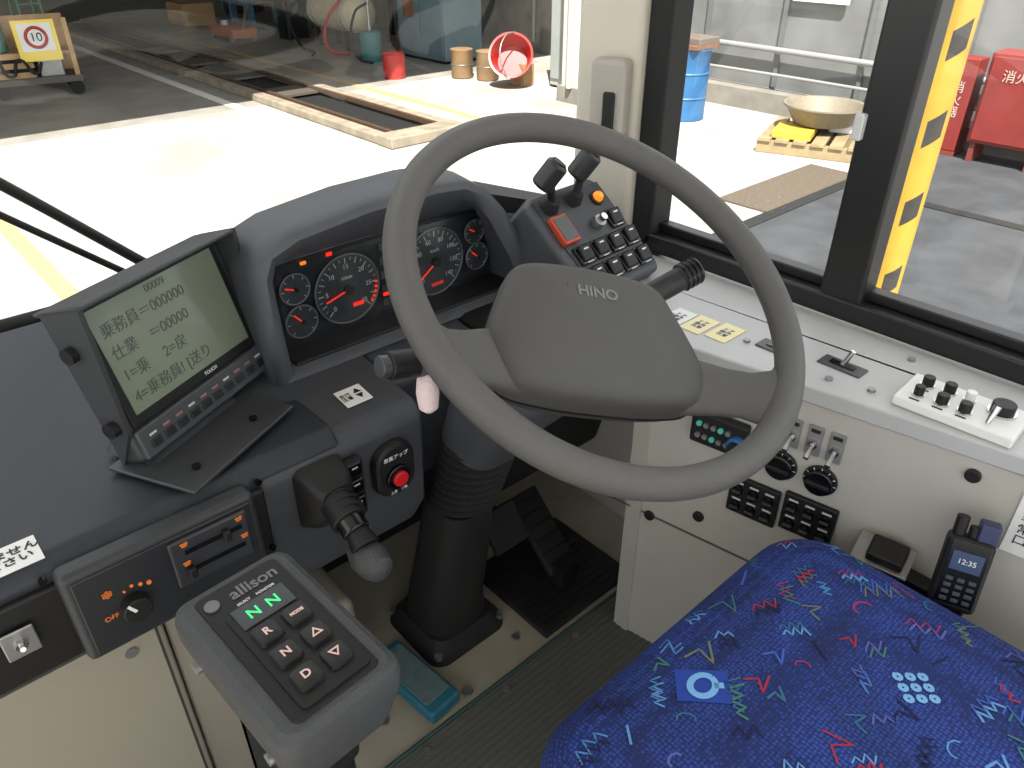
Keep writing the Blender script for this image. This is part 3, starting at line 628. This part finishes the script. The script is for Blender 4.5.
box("notice_sheet",(8.175,11.1,gz+1.4),(.005,.25,.35),white,g);box("rust_patch",(8.176,11.7,gz+.9),(.004,.3,.5),mat("rust_brown",(120,84,60),.8,var=.4,vscale=9),g)
g=group("air_compressor")
tk=mat("tank_beige",(186,178,150),.45,var=.15,vscale=5)
loft("tank",[[ (8.0+r*math.cos(a*math.pi/12),y,gz+.62+r*math.sin(a*math.pi/12)) for a in range(24)] for y,r in((12.75,.08),(12.8,.22),(12.9,.31),(13.0,.33),(14.2,.33),(14.3,.31),(14.4,.22),(14.45,.08))],tk,g)
for y in(13.1,14.1):
    for x in(7.8,8.2): box("leg",(x,y,gz+.17),(.06,.06,.34),blk,g)
    torus("tank_band",.335,.012,steel,g,M=frame((8.0,y,gz+.62),(1,0,0),(0,0,1)),n=32,k=6)
box("motor_deck",(8.0,13.6,gz+.97),(.45,1.0,.05),blk,g);cyl("motor",(8.0,13.9,gz+1.18),(8.0,14.3,gz+1.18),.17,mat("motor_green",(70,120,110),.5),g);box("pump",(8.0,13.3,gz+1.2),(.3,.3,.4),steel,g,bevel=.02)
for i in range(5): box("pump_fin",(8.0,13.3,gz+1.08+i*.06),(.36,.36,.015),steel,g)
torus("flywheel",.26,.03,redp,g,M=frame((7.78,13.35,gz+1.25),(0,1,0),(0,0,1)),n=32,k=8)
tube("hose",[(7.7,13,gz+.9),(7.4,13.1,gz+.5),(7.3,12.9,gz+.1),(7.5,12.6,gz+.05)],.025,redp,g)
tube("hose_black",[(7.75,14.2,gz+.9),(7.35,14.3,gz+.6),(7.3,14.0,gz+.1),(7.2,13.3,gz+.03),(7.0,13.0,gz+.03)],.025,rubber,g)
tube("pressure_pipe",[(8.0,13.3,gz+1.4),(7.8,13.6,gz+1.5),(7.75,13.9,gz+1.0),(7.75,13.9,gz+.8)],.018,mat("copper",(170,110,70),.3,.8),g)
g=group("hose_reel")
for i in range(4): torus("coil",.26,.035,rubber,g,M=frame((7.9,15.2+i*.07,gz+.6),(1,0,0),(0,0,1)),n=32,k=8)
box("frame",(7.9,15.3,gz+.2),(.5,.3,.4),blk,g)
torus("red_coil",.2,.04,redp,g,M=frame((7.6,15.0,gz+1.0),(0,1,0),(0,0,1)),n=32,k=8);cyl("red_coil_post",(7.65,15.0,gz),(7.65,15.0,gz+1.0),.03,blk,g)
g=group("grease_pump")
revolve("drum",[(.2,0),(.21,.02),(.21,.5),(.19,.52),(.05,.53)],mat("grease_teal",(60,110,110),.5),g,M=Matrix.Translation((7.0,12.0,gz)))if False else revolve("drum",[(.17,0),(.18,.02),(.18,.45),(.16,.47),(.05,.48)],mat("grease_teal",(60,110,110),.5),g,M=Matrix.Translation((7.55,11.95,gz)))
cyl("pump_rod",(7.55,11.95,gz+.45),(7.55,11.95,gz+.95),.03,steel,g);tube("pump_hose",[(7.55,11.95,gz+.9),(7.25,11.9,gz+.75),(7.2,11.8,gz+.1),(7.35,11.6,gz+.03)],.02,rubber,g)
g=group("workbench")
box("top",(9.3,13.7,gz+.85),(.9,1.6,.06),mat("bench_wood",(150,120,84),.7,var=.2),g)
for x in(8.95,9.65):
    for y in(13.0,14.4): box("leg",(x,y,gz+.41),(.07,.07,.82),blk,g)
box("vise",(9.1,13.4,gz+1.0),(.3,.2,.24),mat("vise_blue",(60,90,110),.5),g,bevel=.02);box("tool_box",(9.2,14.1,gz+1.0),(.3,.5,.24),redp,g,bevel=.02)
g=group("gas_bottle_rack")
for i in range(5): cyl("gas_bottle",(8.8,16.4+i*.32,gz),(8.8,16.4+i*.32,gz+1.3),.12,[mat("bottle_green",(60,100,80),.5),mat("bottle_grey",(120,120,120),.5)][i%2],g,bevel=.03)
g=group("tyre_stack")
for i in range(4): torus("tyre",.36,.15,rubber,g,M=Matrix.Translation((9.2,20.3,gz+.15+i*.28)),n=32,k=12)
g=group("shelf_rack")
for z in(.4,.9,1.4): box("shelf",(8.6,18.8,gz+z),(.6,1.6,.04),steel,g)
for x in(8.33,8.87):
    for y in(18.05,19.55): box("upright",(x,y,gz+.9),(.05,.05,1.8),mat("motor_green"),g)
for i,(y,z) in enumerate([(18.3,.55),(18.9,.55),(19.3,.55),(18.4,1.05),(19.1,1.05),(18.8,1.55)]): box("carton",(8.6,y,gz+z),(.4,.35,.26),[mat("carton",(160,130,90),.8),mat("motor_green"),redp][i%3],g)
g=group("hydraulic_press")
prs=mat("press_blue",(60,92,110),.5,var=.2)
for y in(16.3,17.1): box("upright",(7.5,y,gz+.8),(.12,.1,1.6),prs,g)
box("crossbeam",(7.5,16.7,gz+1.6),(.16,.95,.16),prs,g);box("bed",(7.5,16.7,gz+.6),(.3,.8,.1),prs,g);cyl("ram",(7.5,16.7,gz+1.1),(7.5,16.7,gz+1.55),.08,steel,g);box("foot",(7.5,16.7,gz+.04),(.7,.95,.08),prs,g)
g=group("floor_jack")
box("frame",(6.9,15.9,gz+.16),(.5,1.1,.18),mat("jack_orange",(150,76,40),.5,var=.2),g,bevel=.03)
for x in(6.68,7.12):
    for y in(15.5,16.3): cyl("wheel",(x-.03,y,gz+.08),(x+.03,y,gz+.08),.08,steel,g)
cyl("handle",(6.9,15.4,gz+.25),(6.85,14.7,gz+1.1),.03,steel,g);cyl("saddle",(6.9,16.2,gz+.25),(6.9,16.2,gz+.34),.1,steel,g)
g=group("parts_crate");box("crate",(7.3,18.9,gz+.22),(.7,.9,.44),mat("carton"),g)
for i in range(3): box("slat",(6.94,18.9,gz+.08+i*.14),(.02,.9,.08),mat("bench_wood"),g)
g=group("red_fuel_can")
revolve("body",[(.16,0),(.17,.02),(.17,.34),(.14,.38),(.05,.39)],mat("can_red",(165,50,45),.5),g,M=Matrix.Translation((6.95,10.4,gz)));tube("handle",[(6.85,10.4,gz+.38),(6.95,10.4,gz+.5),(7.05,10.4,gz+.38)],.015,blk,g)
tin=mat("tin_tan",(130,104,74),.5,var=.15,vscale=6)
def tinf(x,y,p):
    revolve("body",[(.16,0),(.165,.01),(.165,.38),(.172,.39),(.172,.40),(.155,.405)],tin,p,M=Matrix.Translation((x,y,gz+.01)));torus("band",.166,.006,steel,p,M=Matrix.Translation((x,y,gz+.2)),n=32,k=6)
g=group("paint_tin");tinf(7.75,9.75,g);g=group("paint_tin.001");tinf(7.92,9.35,g)
g=group("plastic_bucket")
BK=Matrix.Translation((7.85,8.72,gz+.37))@Matrix.Rotation(math.radians(28),4,'Z')@Matrix.Rotation(math.radians(-62),4,'Y')@Matrix.Rotation(math.radians(12),4,'X')
bm_=mat("bucket_red",(150,30,22),.4)
revolve("pail",[(.01,-.1),(.22,-.1),(.30,.16),(.32,.165),(.32,.18),(.29,.175),(.21,-.085),(.01,-.085)],bm_,g,M=BK)
tube("wire_handle",[(.32,0,.17),(.2,.1,.30),(-.1,.12,.33),(-.32,0,.17)],.01,steel,g,M=BK)
box("prop_block",(8.05,8.72,gz+.15),(.2,.3,.3),mat("bench_wood"),g)
g=group("oil_drum")
bd=mat("drum_blue",(42,92,136),.45,var=.15,vscale=4)
OM=Matrix.Translation((8.12,5.86,gz))@Matrix.Scale(.92,4)
revolve("barrel",[(.27,0),(.29,.01),(.285,.03),(.285,.27),(.298,.285),(.285,.30),(.285,.57),(.298,.585),(.285,.60),(.285,.85),(.295,.865),(.29,.88),(.27,.875),(.26,.86)],bd,g,M=OM)
rust=mat("rust",(110,76,56),.8,var=.3,vscale=8)
box("lid_board",(0,0,.91),(.5,.55,.05),rust,g,M=OM);box("lid_tray",(.05,-.02,.97),(.42,.5,.08),mat("tray_steel",(110,100,90),.6,.3),g,M=OM,bevel=.01)
tube("drum_hose",[(-.2,-.1,1.0),(-.33,-.02,.9),(-.34,.1,.5),(-.31,.2,.1)],.02,white,g,M=OM)
g=group("pallet")
pw=mat("pallet_wood",(134,118,88),.8,var=.2,vscale=6)
PA=Matrix.Translation((8.1,4.05,gz))@Matrix.Rotation(.35,4,'Z')
for i in range(6): box("deck",(0,-.45+i*.18,.14),(1.1,.13,.03),pw,g,M=PA)
for x in(-.48,0,.48): box("runner",(x,0,.065),(.09,1.05,.12),pw,g,M=PA)
box("yellow_block",(-.25,.2,.19),(.45,.4,.08),mat("block_yellow",(180,150,50),.6,var=.2),g,M=PA,bevel=.01);box("cloth_bundle",(.2,-.25,.20),(.4,.3,.09),white,g,M=PA,bevel=.03)
g=group("wash_basin");revolve("tub",[(.02,0),(.30,0),(.40,.17),(.43,.18),(.43,.195),(.40,.19),(.29,.02),(.02,.02)],mat("basin_gray",(116,108,92),.6,var=.1),g,M=Matrix.Translation((8.15,4.05,gz+.245)))
g=group("fire_extinguisher_box")
fr_=mat("fire_red",(118,38,33),.5,var=.12,vscale=4)
box("body",(8.85,2.42,gz+.62),(.35,.66,.85),fr_,g,bevel=.015);box("door",(8.665,2.42,gz+.62),(.02,.60,.78),fr_,g,bevel=.008)
FX=frame((8.65,2.42,gz+.62),(0,-1,0),(0,0,1));text("消火器",FX,.12,mat("cream_print",(180,160,150),.6),g,0,.22,.003)
for y in(2.15,2.69): box("leg",(8.85,y,gz+.1),(.3,.05,.2),mat("leg_brown",(110,50,40),.6),g)
g=group("fire_extinguisher_box.001");box("body",(8.9,3.0,gz+.5),(.25,.26,.9),fr_,g,bevel=.015);FX=frame((8.773,3.0,gz+.5),(0,-1,0),(0,0,1));text("消\n火\n器",FX,.12,mat("cream_print"),g,0,.05,.003);box("foot",(8.9,3.0,gz+.025),(.28,.28,.05),mat("leg_brown"),g)
g=group("bamboo_pole");tube("rod",[(8.55,3.75,gz+.02),(8.8,3.58,gz+1.3),(9.05,3.4,gz+2.6)],.03,mat("bamboo",(166,150,96),.6),g)
g=group("bollard_pole")
ypm=mat("pole_yellow",(158,128,44),.5,var=.15,vscale=5)
bpm=mat("pole_patch_black",(44,42,40),.6,var=.2)
BX,BY,BR=2.88,1.05,.062
cyl("post",(BX,BY,gz),(BX,BY,2.6),BR,ypm,g);cyl("foot",(BX,BY,gz),(BX,BY,gz+.05),.13,blk,g)
for i in range(13):
    z0=-.95+i*.28
    for k,(a0,a1) in enumerate(((200,252),(20,90))):
        v=[];n=8
        for j in range(n+1):
            a=math.radians(a0+(a1-a0)*j/n);zz=z0+k*.14+.04*j/n
            for dz in(0,.09): v.append((BX+(BR+.001)*math.cos(a),BY+(BR+.001)*math.sin(a),zz+dz))
        mk("black_patch",v,[(2*j,2*j+2,2*j+3,2*j+1) for j in range(n)],bpm,g)
g=group("tool_cart")
CM=Matrix.Translation((2.6,12.75,gz))@Matrix.Rotation(math.radians(-10),4,'Z')
wd=mat("cart_wood",(170,140,100),.7,var=.2,vscale=5)
box("base",(0,0,.22),(1.1,.7,.08),mat("cart_steel",(80,76,70),.6),g,M=CM)
for x in(-.45,.45):
    for y in(-.28,.28): cyl("wheel",(x,y-.03,.09),(x,y+.03,.09),.09,rubber,g,M=CM);box("post",(x*1.1,y*1.1,.6),(.06,.06,.75),wd,g,M=CM)
box("back_board",(0,.25,.62),(1.0,.04,.72),wd,g,M=CM);box("shelf",(0,0,.55),(1.0,.6,.04),wd,g,M=CM);box("machine",(-.2,0,.4),(.4,.4,.3),blk,g,M=CM,bevel=.02);box("machine_2",(.2,-.1,.42),(.3,.3,.35),steel,g,M=CM,bevel=.02)
for i in range(3): box("front_slat",(-.25,-.30,.30+i*.12),(.5,.02,.07),wd,g,M=CM)
tube("coiled_cable",[(-.4,-.33,.5),(-.3,-.36,.3),(-.15,-.36,.5),(0,-.36,.32),(.1,-.34,.45)],.02,rubber,g,M=CM)
cyl("cylinder_unit",(-.35,-.05,.58),(-.35,-.05,.95),.12,mat("motor_green"),g,M=CM)
box("sign_board",(.12,-.36,.72),(.5,.02,.5),mat("sign_yellow",(230,205,90),.5),g,M=CM);box("sign_white",(.12,-.372,.76),(.4,.01,.34),white,g,M=CM)
SG=CM@frame((.12,-.38,.76),(1,0,0),(0,0,1));torus("sign_ring",.12,.02,redp,g,M=SG,n=32,k=6);text("10",SG,.15,blkt,g,0,0,.004)
g=group("step_ladder");lg=mat("ladder_green",(90,160,110),.5)
for s in(-1,1):
    tube("rail",[(4.9+s*.25,22.5,gz),(4.9+s*.18,22.9,gz+1.9)],.03,lg,g,spline=False);tube("rail_back",[(4.9+s*.25,23.4,gz),(4.9+s*.18,22.9,gz+1.9)],.03,lg,g,spline=False)
for i in range(5): box("tread",(4.9,22.55+i*.075,gz+.3+i*.35),(.45,.08,.03),lg,g)
